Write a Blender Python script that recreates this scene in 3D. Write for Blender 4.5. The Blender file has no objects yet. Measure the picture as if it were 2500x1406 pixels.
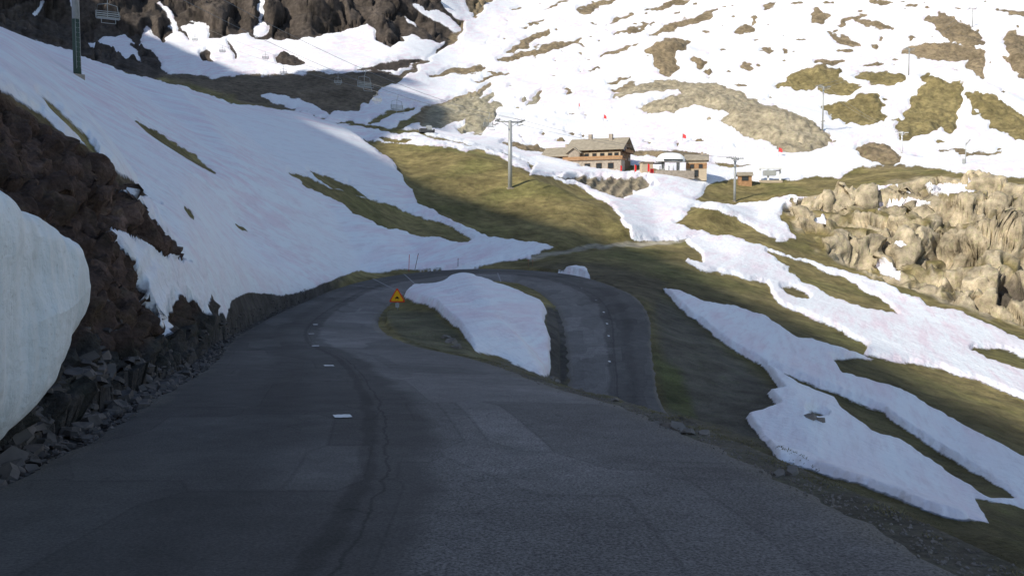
import bpy, math, random
import numpy as np
from mathutils import Vector, Matrix, geometry
random.seed(7); rng=np.random.default_rng(5)
F=2165.0; TH=math.atan(143/2165.0); CT,ST=math.cos(TH),math.sin(TH)
scene=bpy.context.scene
scene.view_settings.view_transform='Standard'; scene.view_settings.look='None'; scene.view_settings.exposure=0
# ------------------------------------------------------------------ survey helpers
def U(px,py,Y):
    u=(px-1250)/F; v=(703-py)/F
    yd=CT+v*ST; zd=-ST+v*CT; s=Y/yd
    return (u*s,Y,zd*s)
def proj(x,y,z):
    d=np.maximum(y*CT-z*ST,0.3); up=y*ST+z*CT
    return 1250+F*x/d, 703-F*up/d
G3=rng.normal(size=(256,3)); G3/=np.linalg.norm(G3,axis=1)[:,None]
PM=np.concatenate([rng.permutation(256)]*3)
R4=rng.random((256,4))
def perlin(x,y,z=None):
    if z is None: z=np.zeros_like(x)
    xf=np.floor(x);yf=np.floor(y);zf=np.floor(z)
    xi=xf.astype(np.int64)&255;yi=yf.astype(np.int64)&255;zi=zf.astype(np.int64)&255
    x=x-xf;y=y-yf;z=z-zf
    fx=x*x*x*(x*(x*6-15)+10);fy=y*y*y*(y*(y*6-15)+10);fz=z*z*z*(z*(z*6-15)+10)
    out=0
    for a in (0,1):
        wa=fx if a else 1-fx
        for b in (0,1):
            wb=fy if b else 1-fy
            for c in (0,1):
                wc=fz if c else 1-fz
                g=G3[PM[PM[PM[(xi+a)&255]+((yi+b)&255)]+((zi+c)&255)]]
                out=out+wa*wb*wc*(g[...,0]*(x-a)+g[...,1]*(y-b)+g[...,2]*(z-c))
    return out*1.5
def worley(x,y,z):
    xi=np.floor(x);yi=np.floor(y);zi=np.floor(z)
    f1=np.full(x.shape,9.);f2=np.full(x.shape,9.);cr=np.zeros(x.shape)
    for a in (-1,0,1):
        for b in (-1,0,1):
            for c in (-1,0,1):
                X=xi+a;Y=yi+b;Zc=zi+c
                k=PM[PM[PM[X.astype(np.int64)&255]+(Y.astype(np.int64)&255)]+(Zc.astype(np.int64)&255)]
                r=R4[k]; d=np.sqrt((X+r[...,0]-x)**2+(Y+r[...,1]-y)**2+(Zc+r[...,2]-z)**2)
                m=d<f1; f2=np.where(m,f1,np.minimum(f2,d)); cr=np.where(m,r[...,3],cr); f1=np.where(m,d,f1)
    return f1,f2,cr
def blocks(mask,x,y,z,wd=.14):
    out=np.zeros(mask.shape); i=mask>.01
    if i.any():
        f1,f2,c=worley(x[i],y[i],z[i]); out[i]=(c-.5)-.55*(1-sstep(0,wd,f2-f1))
    return out
def sstep(a,b,x):
    t=np.clip((x-a)/(b-a),0,1); return t*t*(3-2*t)
# ------------------------------------------------------------------ road (edge pairs, metres)
PAIRS=[((-4.6,-7,-1.2),(3.2,-7,-1.2)),((-4.7,0,-1.8),(3.2,0,-1.8)),((-5.1,6,-2.3),(3.15,6,-2.35)),
((-5.3,9.3,-2.6),(2.95,9.3,-2.65)),((-6.0,13.2,-2.9),(2.55,13.2,-3.0)),((-6.9,17,-3.2),(2.0,17,-3.35)),
((-8.2,23,-3.7),(.9,22,-3.85)),((-9.9,29.5,-4.25),(-1.0,29,-4.3)),((-12.3,38,-4.9),(-4.2,37,-4.8)),
((-15.3,51,-5.75),(-7.4,50,-5.65)),((-17.4,66,-6.2),(-9.3,62,-6.1)),((-18.5,82,-6.35),(-10.3,74,-6.3)),
((-18.8,95,-6.3),(-10.4,86,-6.25)),((-17.0,107,-6.0),(-8.8,95,-6.1)),((-12,117,-5.6),(-6,100,-5.95)),
((-4.5,121,-5.35),(-3,101.5,-5.85)),((3,119,-5.5),(0,99,-5.9)),((8.5,110,-5.8),(2.0,94,-6.2)),
((11.8,97,-6.5),(3.2,88,-6.6)),((12.6,88,-7.0),(4.0,81,-7.1)),((12.0,77,-7.8),(4.2,73,-7.8)),
((10.7,68,-8.6),(4.0,65,-8.6)),((9.4,58,-9.4),(3.6,56,-9.5)),((8.7,50,-10.2),(3.2,48,-10.2)),
((10,40,-11.2),(4.2,38,-11.2)),((14,30,-12.2),(8,28,-12.2)),((21,19,-13.2),(15,15,-13.4))]
A=np.array(PAIRS,float)
def catmull(P,n):
    P=np.vstack([2*P[0]-P[1],P,2*P[-1]-P[-2]]); out=[]
    for i in range(1,len(P)-2):
        for t in np.arange(n)/n:
            out.append(.5*((2*P[i])+(-P[i-1]+P[i+1])*t+(2*P[i-1]-5*P[i]+4*P[i+1]-P[i+2])*t*t+(-P[i-1]+3*P[i]-3*P[i+1]+P[i+2])*t**3))
    out.append(P[-2]); return np.array(out)
# ------------------------------------------------------------------ terrain survey points
T=[]
def add(*pts):
    for p in pts: T.append(U(*p))
CREST=[(-600,-60,90),(0,80,120),(200,150,135),(400,200,155),(600,250,185),(800,290,230),(1000,322,262),(1150,352,262),(1230,378,240)]
HILL=[(1000,347,225),(1150,372,205),(1300,430,185),(1450,505,165),(1540,562,152)]
BANK=[(-700,0,13),(-300,100,18),(0,230,22),(150,340,24),(300,450,27),(400,560,31),(465,664,36),(600,685,59),(700,686,76),(790,686,92),(880,662,114),(1000,648,123),(1150,643,128),(1290,627,134),(1350,605,139)]
TAL=[(-700,1400,5.6),(-300,1150,7.6),(0,1060,10.6),(200,900,15),(400,850,24.5),(500,800,35)]
add((870,343,230),(1000,420,200),(1200,520,165),(1400,565,150))
add((0,170,220),(300,230,240),(600,280,260),(-600,60,200))
add((0,600,15),(200,600,20),(350,650,26),(-300,700,11))
add((0,150,60),(200,210,85),(300,300,80),(450,450,70),(600,450,100),(600,600,78),(800,500,130),(800,620,108),(1000,560,145),(1000,450,180),(1150,600,140))
T+= [(4.7,6,-2.6),(4.6,9.3,-2.95),(4.0,13.2,-3.25),(3.2,17,-3.6),(1.9,22.5,-4.1),(-.2,29.5,-4.6),(-3.3,38,-5.2),
 (4.8,0,-2.0),(7.5,0,-5.5),(8,6,-6.5),(7.5,11,-6.8),(6.5,16,-7.2),(5,23,-7.4),(3.5,30,-7.8)]
T+= [(-8.4,60,-5.5),(-5,60,-5.6),(-7,72,-5.4),(-4.7,85,-4.7),(-7.5,82,-5.4),(0,83,-5.9),(2.3,78,-6.7),(2.4,62,-7.7),(1.7,44,-7.4),(-2.1,45,-6.0),(-1.4,60,-6.1),(-1,93,-5.9),(-5,94,-5.7)]
add((1650,760,88),(1700,900,62),(1750,1000,52),(1850,1090,44),(2000,1130,42),(2400,1270,37),(2500,1400,30),(2900,1500,25),
(1900,900,68),(2100,1000,62),(2300,1150,50),(2500,1150,52),(1700,720,105),(1620,700,108),(1900,780,100),(2100,860,90),(2300,950,80),(2500,1020,75),
(1800,680,125),(2000,740,125),(2200,790,120),(2500,860,115),(2900,950,110))
TRACK=[(1290,634,131),(1400,611,140),(1500,598,148),(1600,590,158),(1690,585,168)]
add((1300,640,125),(1400,640,120),(1450,652,118),(1550,655,120),(1650,640,130),(1680,602,152),(1800,650,140),(2000,680,150),(2200,745,143))
add((1400,480,210),(1350,440,220),(1600,500,215),(1370,432,235),(1580,435,235),(1450,478,225),(1560,482,222),(1650,470,230),(1700,520,205),(1600,560,172),(1700,580,172),
(1750,513,187),(1680,545,180),(1850,560,185),(1940,600,175))
add((1300,405,255),(1500,420,265),(1700,435,262),(1800,440,265),(1900,440,270),(1750,490,240),(1850,500,235),(2050,440,265),(2150,410,275),(2400,405,275))
add((1900,490,225),(2000,490,215),(2150,470,225),(2000,590,185),(2130,605,180),(2100,560,190),(2200,480,215),(2350,430,225),(2350,482,205),(2480,480,202),(2500,440,215),
(2050,640,168),(2200,682,158),(2330,742,148),(2450,790,142),(2250,600,172),(2400,610,170),(2250,540,190),(2450,540,186),(2900,500,190),(2900,850,132))
add((1900,375,305),(2200,380,310),(2500,380,320),(3200,380,320),(1100,325,340),(1300,345,310),(1500,345,315),(1700,345,325),
(1100,240,400),(1300,220,430),(1600,220,440),(1900,220,430),(2200,220,430),(2500,220,430),(3200,220,430),
(1250,100,540),(1500,100,560),(1800,100,560),(2100,100,560),(2500,100,560),(3200,100,560),
(1250,0,640),(1500,0,660),(1800,0,660),(2100,0,660),(2500,0,660),(3200,0,660))
for px in range(1250,3400,400): add((px,-150,850),(px,-380,1300))
add((400,191,330),(600,246,320),(800,275,330),(880,300,322),(960,280,345),(400,183,350),(600,187,362),(700,189,365),(950,183,390),(820,230,345),
(200,105,420),(400,85,440),(600,105,440),(800,100,455),(1000,98,480),(1080,130,480),(0,60,400),(300,165,352),(-600,0,400),
(1150,60,560),(1190,0,610),(1150,-150,680),
(0,-300,560),(300,-300,570),(600,-300,600),(900,-300,640),(-600,-300,520),(-600,-600,800),(0,-600,900),(600,-600,900),(1000,-600,950),(0,-700,1300),(600,-700,1300),(-700,-700,1300))
T+= [(-3.4,-7,-1.1),(-8,-3,1.0),(-13.9,0,3),(-28,7,8),(-70,30,20),(-155,80,42),(-360,200,95),(-880,500,260),(-2300,1300,600),
 (14,0,-10),(40,15,-17),(70,30,-20),(155,80,-24),(360,200,-10),(880,500,110),(2300,1300,560)]
OFF=8.0
def bv(x,y): return (x/(y+OFF)*3.0, math.log(y+OFF))
verts=[];edges=[];zz=[]
def addp(p):
    verts.append(Vector(bv(p[0],p[1]))); zz.append(p[2]); return len(verts)-1
def addline(pts):
    ids=[addp(p) for p in pts]
    for a,b in zip(ids[:-1],ids[1:]): edges.append((a,b))
for p in T: addp(p)
for L in (CREST,HILL,BANK,TAL,TRACK): addline([U(*p) for p in L])
LE=catmull(A[:,0],3); RE=catmull(A[:,1],3)
addline([tuple(p) for p in LE]); addline([tuple(p) for p in RE])
ov,oe,of,oorig,_,_=geometry.delaunay_2d_cdt(verts,edges,[],0,1e-6)
oz=[]
VA=np.array([tuple(v) for v in verts])
for v,o in zip(ov,oorig):
    if o: oz.append(zz[o[0]])
    else: oz.append(zz[int(np.argmin(((VA-np.array(tuple(v)))**2).sum(1)))])
# ------------------------------------------------------------------ grid
Bc=np.concatenate([np.arange(-1.6,-.66,.016),np.arange(-.66,.66,.0014),np.arange(.66,1.6,.016)])
def seg(a,b,d): return np.arange(math.log(a+OFF),math.log(b+OFF),d)
Vr=np.concatenate([seg(-6,6,.012),seg(6,60,.003),seg(60,140,.0035),seg(140,240,.0026),seg(240,320,.004),seg(320,700,.004),seg(700,1300,.012)])
NR,NC=len(Vr),len(Bc)
Yr=np.exp(Vr)-OFF
Yg=np.repeat(Yr[:,None],NC,1); Xg=Bc[None,:]*(Yg+OFF)
Z=np.full((NR,NC),np.nan)
def raster(tri,Zt):
    (a0,b0,z0),(a1,b1,z1),(a2,b2,z2)=tri
    j0,j1=np.searchsorted(Bc,[min(a0,a1,a2)-1e-9,max(a0,a1,a2)+1e-9]); i0,i1=np.searchsorted(Vr,[min(b0,b1,b2)-1e-9,max(b0,b1,b2)+1e-9])
    if j1<=j0 or i1<=i0: return
    D=(b1-b2)*(a0-a2)+(a2-a1)*(b0-b2)
    if abs(D)<1e-14: return
    a=Bc[None,j0:j1]; b=Vr[i0:i1,None]
    l0=((b1-b2)*(a-a2)+(a2-a1)*(b-b2))/D; l1=((b2-b0)*(a-a2)+(a0-a2)*(b-b2))/D; l2=1-l0-l1
    m=(l0>=-1e-9)&(l1>=-1e-9)&(l2>=-1e-9)
    z=l0*z0+l1*z1+l2*z2
    S=Zt[i0:i1,j0:j1]; S[m]=z[m]
for f in of:
    raster([(ov[k][0]/3,ov[k][1],oz[k]) for k in f],Z)
for i in range(NR):
    m=~np.isnan(Z[i])
    if m.sum()<2:
        Z[i]=Z[i-1] if i else -1.0
    elif m.sum()<NC: Z[i]=np.interp(Bc,Bc[m],Z[i][m])
def blur(Zi,sr,sc):
    out=Zi
    for ax,s in ((0,sr),(1,sc)):
        n=int(3*s); k=np.exp(-.5*(np.arange(-n,n+1)/s)**2); k/=k.sum()
        P=np.pad(out,[(n,n) if a==ax else (0,0) for a in (0,1)],mode='edge'); o=0
        for q,w in enumerate(k):
            sl=[slice(None),slice(None)]; sl[ax]=slice(q,q+Zi.shape[ax]); o=o+w*P[tuple(sl)]
        out=o
    return out
Z1=blur(Z,3,3); Z2=blur(Z,7,12)
w=sstep(150,300,Yg)
Z=Z1*(1-w)+Z2*w
def ext(L,R,e,e2):
    d=R-L; d[:,2]=0; n=np.linalg.norm(d,axis=1)[:,None]; d=d/n
    return L-d*e2,R+d*e
Ld=catmull(A[:,0],8); Rd=catmull(A[:,1],8)
ZR=np.full((NR,NC),np.nan); ZRin=np.full((NR,NC),np.nan)
for e,Zt in ((.55,ZR),(0.0,ZRin)):
    el=np.where((Ld[:,1]>40)&(Ld[:,0]<-12),.25,e)[:,None] if e else 0
    Le,Re=ext(Ld.copy(),Rd.copy(),e,el)
    for i in range(len(Le)-2,-1,-1):
        q=[Le[i],Re[i],Re[i+1],Le[i+1]]
        if min(p[1] for p in q)<-7.5: continue
        c=[(p[0]/(p[1]+OFF),math.log(p[1]+OFF),p[2]) for p in q]
        raster((c[0],c[1],c[2]),Zt); raster((c[0],c[2],c[3]),Zt)
roadm=~np.isnan(ZR)
def amp(lo,hi): return sstep(lo,hi,Yg)
Z+= perlin(Xg/70,Yg/70)*2.6*amp(150,350)
Z+= perlin(Xg/26+9,Yg/26)*1.5*amp(120,300)
Z+= perlin(Xg/9+3,Yg/9)*.35*amp(40,200)
def bump(px,py,Y,rx,ry,h):
    global Z
    x,y,_=U(px,py,Y)
    Z=Z+h*np.exp(-((Xg-x)/rx)**2-((Yg-y)/ry)**2)
for b in [(1760,270,365,26,22,6),(1900,320,330,20,14,6),(1990,195,450,20,18,7),(2080,275,380,16,14,6),(2280,260,400,22,24,9),(2420,280,390,16,20,6),(1620,145,520,14,22,6),
          (1160,285,345,12,14,4),(2300,110,530,26,24,9),(2140,375,300,10,8,3),(1730,520,188,7,6,1.6),(2480,150,480,14,24,8)]: bump(*b)
Px,Py=proj(Xg,Yg,Z)
Qx,Qy=Px,Py
M=40.
def sd_poly(poly):
    P=np.array(poly,float); out=np.full(Qx.shape,-M)
    m=(Qx>P[:,0].min()-M)&(Qx<P[:,0].max()+M)&(Qy>P[:,1].min()-M)&(Qy<P[:,1].max()+M)
    x=Qx[m];y=Qy[m]; d=np.full(x.shape,1e9); ins=np.zeros(x.shape,bool)
    for i in range(len(P)):
        x1,y1=P[i-1];x2,y2=P[i]
        ex,ey=x2-x1,y2-y1; L=ex*ex+ey*ey+1e-9
        t=np.clip(((x-x1)*ex+(y-y1)*ey)/L,0,1)
        d=np.minimum(d,(x-x1-t*ex)**2+(y-y1-t*ey)**2)
        if y1!=y2:
            c=((y1>y)!=(y2>y))&(x<(x2-x1)*(y-y1)/(y2-y1)+x1); ins^=c
    d=np.sqrt(d); out[m]=np.clip(np.where(ins,d,-d),-M,M); return out
def sd_lens(x1,y1,x2,y2,wd):
    out=np.full(Qx.shape,-M); g=M+wd
    m=(Qx>min(x1,x2)-g)&(Qx<max(x1,x2)+g)&(Qy>min(y1,y2)-g)&(Qy<max(y1,y2)+g)
    x=Qx[m];y=Qy[m]; ex,ey=x2-x1,y2-y1; L=ex*ex+ey*ey+1e-9
    t=np.clip(((x-x1)*ex+(y-y1)*ey)/L,0,1)
    d=np.sqrt((x-x1-t*ex)**2+(y-y1-t*ey)**2)
    r=wd*np.sqrt(np.maximum(.12,1-(2*t-1)**2)) if L>4 else wd
    out[m]=np.clip(r-d,-M,M); return out
def shp(s): return sd_lens(*s) if isinstance(s[0],(int,float)) else sd_poly(s)
CL=[(1895,478),(2140,455),(2210,420),(2500,450),(3600,380),(3600,1050),(2500,800),(2330,745),(2160,690),(2040,640),(1940,570)]
LB=[(-2500,-1300),(-300,80),(0,225),(150,335),(240,385),(400,515),(470,668),(520,730),(620,735),(790,700),(800,720),(600,805),(520,885),(370,1005),(0,1215),(-900,1900),(-2500,2500)]
def terrace(Zi,H,off,a,b): 
    q=(Zi+off)/H; fl=np.floor(q); return (fl+sstep(a,b,q-fl))*H-off
mC=sstep(0,25,shp(CL))*(Yg>120)*(Yg<235)
off=perlin(Xg/24,Yg/24)*6+perlin(Xg/8+4,Yg/8)*2.2+perlin(Xg/3,Yg/3)*.5
Z=Z*(1-mC)+mC*(.12*Z+.88*terrace(Z,10,off,.5,.86))
mB=sstep(4,30,shp(LB))*(Yg<45)
off=perlin(Xg/3,Yg/3)*.9+perlin(Xg/1.1+4,Yg/1.1)*.25+Xg*.25
Z=Z*(1-mB)+mB*(.45*Z+.55*terrace(Z,.62,off,.45,.9))
Px,Py=proj(Xg,Yg,Z)
wa=sstep(20,160,Yg); wb=sstep(270,330,Yg)
wx=(perlin(Px/70,Py/40,Yg*0)*13+perlin(Px/24+5,Py/15)*7+wb*perlin(Px/34+55,Py/22)*12)*(.25+.75*wa)
wy=(perlin(Px/70+31,Py/40)*8+perlin(Px/24+15,Py/15+7)*4+wb*perlin(Px/34+85,Py/22)*7)*(.25+.75*wa)
fine=perlin(Px/9,Py/6)*2.2+perlin(Px/4,Py/3)*1.0
Qx=Px+wx; Qy=Py+wy
snow=np.full(Qx.shape,-M)
SN=[
[(-1500,-500),(-400,-130),(0,75),(150,120),(350,190),(500,232),(720,275),(830,300),(1000,330),(1180,365),(1290,400),(1310,428),(1180,372),(1000,352),(890,345),(945,385),(985,430),(1010,490),(1080,530),(1180,575),(1350,603),(1340,612),(1290,632),(1160,657),(1000,662),(880,672),(820,684),(770,710),(690,732),(610,724),(565,738),(553,787),(535,770),(515,722),(508,775),(470,745),(432,730),(405,800),(392,848),(376,840),(382,780),(350,700),(300,620),(255,572),(340,600),(390,628),(465,650),(440,620),(385,570),(330,510),(285,465),(390,510),(350,470),(235,380),(150,340),(100,290),(0,230),(-400,60),(-1500,-100)],
[(830,290),(960,210),(1100,110),(1210,-10),(1300,-900),(5000,-900),(5000,450),(2500,437),(2400,425),(2200,402),(2100,405),(2050,435),(1960,437),(1930,440),(1830,440),(1780,440),(1740,450),(1700,492),(1790,500),(1900,485),(1960,480),(2060,475),(2130,450),(2200,455),(2140,470),(2000,478),(1930,490),(1900,530),(1940,590),(1900,590),(1800,530),(1750,515),(1690,512),(1655,540),(1690,565),(1760,580),(1780,590),(1680,585),(1600,588),(1540,585),(1530,560),(1500,510),(1430,470),(1350,432),(1300,430),(1310,410),(1230,378),(1000,322)],
[(1670,590),(1700,630),(1670,640),(1720,665),(1800,680),(1870,700),(1900,740),(1960,770),(2050,810),(2120,850),(2110,870),(2200,890),(2300,905),(2400,940),(2500,980),(3500,1400),(3500,1000),(2500,838),(2380,775),(2260,745),(2150,690),(2000,645),(1880,610),(1780,580),(1710,575)],
[(1620,708),(1660,715),(1720,745),(1800,755),(1870,780),(1950,830),(2060,860),(2130,880),(2030,880),(2060,920),(2200,960),(2350,1050),(2500,1130),(3000,1400),(3000,1700),(2500,1245),(2470,1235),(2380,1215),(2415,1278),(2300,1262),(2150,1200),(2020,1150),(1900,1120),(1850,1060),(1820,1025),(1900,1000),(1870,970),(1910,965),(1870,905),(1780,850),(1700,790),(1640,740)],
[(985,728),(1010,705),(1070,700),(1130,665),(1180,685),(1250,712),(1320,742),(1335,765),(1330,800),(1345,850),(1342,925),(1290,905),(1220,875),(1160,855),(1120,810),(1080,775),(1060,757),(1010,742)],
[(1325,668),(1400,655),(1437,655),(1447,685),(1400,680)],
(2000,525,2005,555,12),(2150,505,2270,495,13),(2260,462,2380,470,8),(2155,650,2190,680,14),(2190,600,2205,606,8),
[(150,100),(200,115),(300,85),(340,110),(370,65),(390,110),(440,60),(490,60),(520,100),(600,85),(650,100),(740,95),(850,75),(900,60),(930,100),(1000,90),(1090,100),(1060,140),(980,180),(850,178),(700,187),(530,188),(400,183),(370,150),(300,155),(250,115),(180,130)],
(400,10,440,100,8),(632,-40,640,70,6),(1020,20,1120,75,13),(1070,-20,1150,50,26),(990,45,1010,70,6),(80,50,120,0,5),(640,235,810,285,15),(800,295,900,270,12),(150,-100,180,40,6),(620,80,660,70,14),(470,50,520,110,12)]
for s in SN: snow=np.maximum(snow,shp(s))
BR=[(95,245,235,380,11),(330,305,530,432,8),
[(700,425),(760,440),(900,490),(1000,520),(1100,555),(1160,590),(1140,598),(1060,585),(960,565),(900,545),(850,510),(780,475)],
(755,422,890,482,9),(575,565,605,580,4),(450,515,475,545,4),(0,45,400,200,11),(400,195,520,238,4),(500,232,730,272,7),(930,340,1000,345,5),
[(1360,430),(1560,432),(1583,450),(1520,485),(1470,470),(1420,450)],
[(1870,615),(1950,635),(2050,680),(2150,730),(2195,768),(2120,760),(2020,725),(1960,690)],(1910,710,1975,728,8),(1655,600,1715,640,15),(2380,855,2560,910,18),
[(1880,903),(1960,935),(2060,975),(2150,1010),(2230,1070),(2340,1140),(2440,1190),(2475,1218),(2420,1215),(2330,1170),(2200,1090),(2130,1070),(2060,1015),(2040,985),(1950,950)],(1975,1015,2015,1028,8),
(320,110,400,180,15),(490,130,512,150,15),(430,60,462,100,5),(680,150,740,150,15),(900,168,1050,150,8),(925,90,985,98,18),(560,110,575,140,5),(870,170,960,178,5),
(900,298,1010,262,6),(955,320,1190,212,13),(1050,190,1180,165,8),(1150,200,1245,180,4),(1215,155,1420,95,9),(1240,130,1340,75,10),(1420,30,1510,0,8),(1590,85,1750,30,9),(1470,145,1560,105,4),(1480,205,1540,190,4),(1490,240,1600,208,7),(1580,25,1690,2,6),(1270,68,1330,55,3),(1480,60,1560,33,4),(1330,22,1400,0,3),(1500,88,1590,60,4),
(1600,110,1640,180,32),(1585,130,1680,100,20),(1700,152,1725,152,16),(1800,75,1835,75,10),(1860,120,1890,130,8),(1805,160,1840,170,10),(1712,82,1732,82,6),(1985,45,2015,40,18),(2050,62,2110,35,6),(2030,90,2100,110,12),(2080,50,2180,70,10),(2130,10,2170,10,8),
(2210,125,2390,130,22),(2270,50,2400,105,24),(2360,110,2400,190,18),(2300,40,2330,100,24),(2470,90,2520,200,34),(1905,210,2060,178,26),(2005,215,2090,215,18),(2100,190,2215,200,16),(1990,155,2055,150,8),(2110,160,2150,160,6),(2020,265,2160,290,30),(2080,250,2150,255,22),
(2210,325,2335,215,50),(2260,195,2320,310,45),(2365,235,2540,350,28),(2380,225,2460,275,14),(2095,365,2200,392,24),
(1570,272,1720,235,20),(1490,222,1660,205,15),(1640,212,1870,272,28),(1780,290,2000,330,42),(1750,250,1900,290,32),(1890,350,2020,338,30),
(1030,305,1200,240,24),(1130,322,1215,262,30),(1285,262,1325,225,8),(1225,350,1340,372,9),(1545,378,1720,378,9),(1740,400,1830,405,3),(2300,372,2440,376,4),(1420,405,1700,425,6),(1380,330,1400,336,3),(1860,20,1900,8,4),(1760,20,1790,14,3),(2440,30,2520,45,6),(1940,100,1960,104,4),(2130,120,2140,116,8),(1430,175,1460,165,3),(1360,185,1372,182,3),(1940,15,1960,13,4),(2200,20,2230,12,5)]
for s in BR: snow=np.minimum(snow,-shp(s))
sc=perlin(Px/38+70,Py/17)+.5*perlin(Px/15,Py/8+50)
holes=(sc-.60)*30
farR=(Yg>300)&(Px>1150)
snow=np.where(farR,np.minimum(snow,-holes+1.),snow)
snow=snow+fine*(.15+.85*wa)
snow=np.where(farR,snow+perlin(Px/13+40,Py/7)*3.5,snow)
# ---------------------------------------------- bare ground colours
col=np.zeros(Qx.shape+(3,)); col[:]=(.215,.172,.075)
n1=perlin(Xg/6,Yg/6)[...,None]; n2=perlin(Xg/14+3,Yg/14)[...,None]
col*=1+.28*n1
col=col*(1-np.clip(n2*1.2,0,.6))+np.array((.15,.145,.05))*np.clip(n2*1.2,0,.6)
def paint(s,c,soft=10):
    global col
    d=shp(s) if not isinstance(s,np.ndarray) else s
    m=sstep(-soft,soft,d)[...,None]; col=col*(1-m)+np.array(c)*m
paint([(1280,600),(1500,640),(1700,690),(1900,760),(2100,870),(2300,960),(2600,1080),(2700,1500),(1900,1200),(1600,1000),(1500,700)],(.135,.112,.05),18)  # grass in the foreground shadow painted darker, shade put into its colour
paint(np.where((Px<1260)&(Yg>255),-(Qy-190),-M).clip(-M,M),(.070,.056,.048),8)  # far cliffs: the shade of faces turned from the sun is painted in
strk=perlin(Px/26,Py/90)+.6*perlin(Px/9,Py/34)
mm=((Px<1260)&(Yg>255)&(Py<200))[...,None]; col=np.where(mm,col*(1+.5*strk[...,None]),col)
paint([(380,180),(950,182),(1080,130),(1200,0),(1060,140),(900,250),(830,285),(700,270),(560,240)],(.16,.125,.092),8)
paint([(1000,320),(1030,240),(1600,-900),(6000,-900),(6000,440),(2100,405),(1300,400)],(.235,.18,.115),12)
paint([(1480,240),(1560,195),(1700,190),(1900,230),(2030,310),(2020,370),(1880,385),(1740,330),(1560,290)],(.36,.305,.22),12)
paint([(1020,320),(1060,260),(1200,215),(1320,215),(1300,280),(1150,345)],(.34,.30,.22),12)
paint([(1880,250),(1880,170),(2200,170),(2330,170),(2560,320),(2520,380),(2180,350)],(.225,.18,.085),12)
paint([(1350,425),(1590,430),(1600,455),(1520,500)],(.27,.225,.165),6)
gzr=np.gradient(Z,axis=0)/np.maximum(np.gradient(Yg,axis=0),1e-6); gzc=np.gradient(Z,axis=1)/np.maximum(np.gradient(Xg,axis=1),1e-6)
slope=blur(np.sqrt(gzr**2+gzc**2),1.5,1.5)
dcl=shp(CL)
nn=perlin(Px/50,Py/30)+.6*perlin(Px/20,Py/12)
rockm=np.clip(sstep(.25,.6,slope+.15*nn),0,1); rockm=np.maximum(rockm,sstep(.05,.55,nn+(Px-2330)/350+(Py-600)/300))
cc=np.array((.41,.34,.24))*(1+.3*nn[...,None])*rockm[...,None]+np.array((.20,.16,.07))*(1-rockm[...,None])
m=sstep(-6,6,dcl)[...,None]; col=col*(1-m)+cc*m
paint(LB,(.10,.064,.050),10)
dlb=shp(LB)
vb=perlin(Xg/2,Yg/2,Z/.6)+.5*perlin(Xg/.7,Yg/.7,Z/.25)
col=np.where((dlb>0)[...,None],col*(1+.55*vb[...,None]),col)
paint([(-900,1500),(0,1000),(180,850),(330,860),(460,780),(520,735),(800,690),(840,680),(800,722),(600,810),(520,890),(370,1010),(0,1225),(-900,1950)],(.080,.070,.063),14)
paint((240,380,420,510,20),(.12,.09,.06),8)
paint([(1590,720),(1640,745),(1900,960),(1890,1100),(1640,1020)],(.11,.098,.075),20)
paint([(1590,860),(1660,900),(1700,1020),(1640,1020)],(.10,.105,.04),14)
paint([(930,760),(1060,760),(1150,850),(1200,880),(1000,850)],(.15,.135,.08),10)
paint([(1290,645),(1450,640),(1640,690),(1590,740),(1450,690)],(.11,.09,.055),12)
paint((1290,632,1460,602,6),(.4,.35,.27),3); paint((1440,604,1690,585,6),(.4,.35,.27),3)
paint([(1340,880),(1400,935),(1650,1010),(2500,1380),(2500,1500),(1600,1100),(1200,880)],(.15,.132,.098),12)
paint([(1330,745),(1390,760),(1390,920),(1340,920)],(.10,.09,.08),8)
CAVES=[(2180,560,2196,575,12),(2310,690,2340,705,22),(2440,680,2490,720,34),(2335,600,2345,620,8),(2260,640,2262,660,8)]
for s in CAVES: paint(s,(.12,.10,.08),6)  # cave shade painted into the rock colour, besides the hollows pushed in below
# ---------------------------------------------- fine relief
sn=sstep(-2,5,snow)
bare=1-sn
for wl,am in ((3.2,.16),(1.2,.07),(.45,.03)):
    Z+= perlin(Xg/wl+wl,Yg/wl)*am*(.25+.75*bare)*np.clip(wl*60/np.maximum(Yg,5),0,1)
thick=.10+.55*sstep(40,55,Yg)+.4*sstep(200,350,Yg)
thick=np.where((Yg<46)&(Px<900),.35,thick)
Z+=sstep(-3,7,snow)*thick
XX=Xg.copy();YY=Yg.copy();ZZ=Z.copy()
def normals():
    P=np.stack([XX,YY,ZZ],-1); a=np.gradient(P,axis=1); b=np.gradient(P,axis=0); n=np.cross(a,b); return n/np.maximum(np.linalg.norm(n,axis=-1),1e-9)[...,None]
N=normals()
mlb=sstep(-4,25,dlb)*(Yg<75)*bare*sstep(600,470,Px)
st=(ZZ*.8+XX*.5-YY*.22)
r1=1-np.abs(perlin(XX/2.6,YY/2.6,st/1.1))*2
r3=perlin(XX/.35,YY/.5,st/.14)
r4=perlin(XX/.14,YY/.2,st/.09)
b1=blocks(mlb,XX/1.1,YY/1.1,st/.42); b2=blocks(mlb,XX/.42+9,YY/.42,st/.15)
steep=sstep(.95,.65,N[...,2])
disp=(r1*.35+b1*.55+b2*.22+r3*.08+r4*.04-.1)*mlb*(.35+.65*steep)
mcl=sstep(0,20,dcl)*(Yg>110)*(Yg<235)*bare
wxn=perlin(XX/7,YY/7,ZZ/7)*.4
c1=np.abs(perlin(XX/18,YY/18,ZZ/26))*2
b1=blocks(mcl,XX/9+wxn,YY/9,ZZ/12+wxn,.09); b2=blocks(mcl,XX/3.4+wxn*2,YY/3.4,ZZ/5,.10); 
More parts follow.
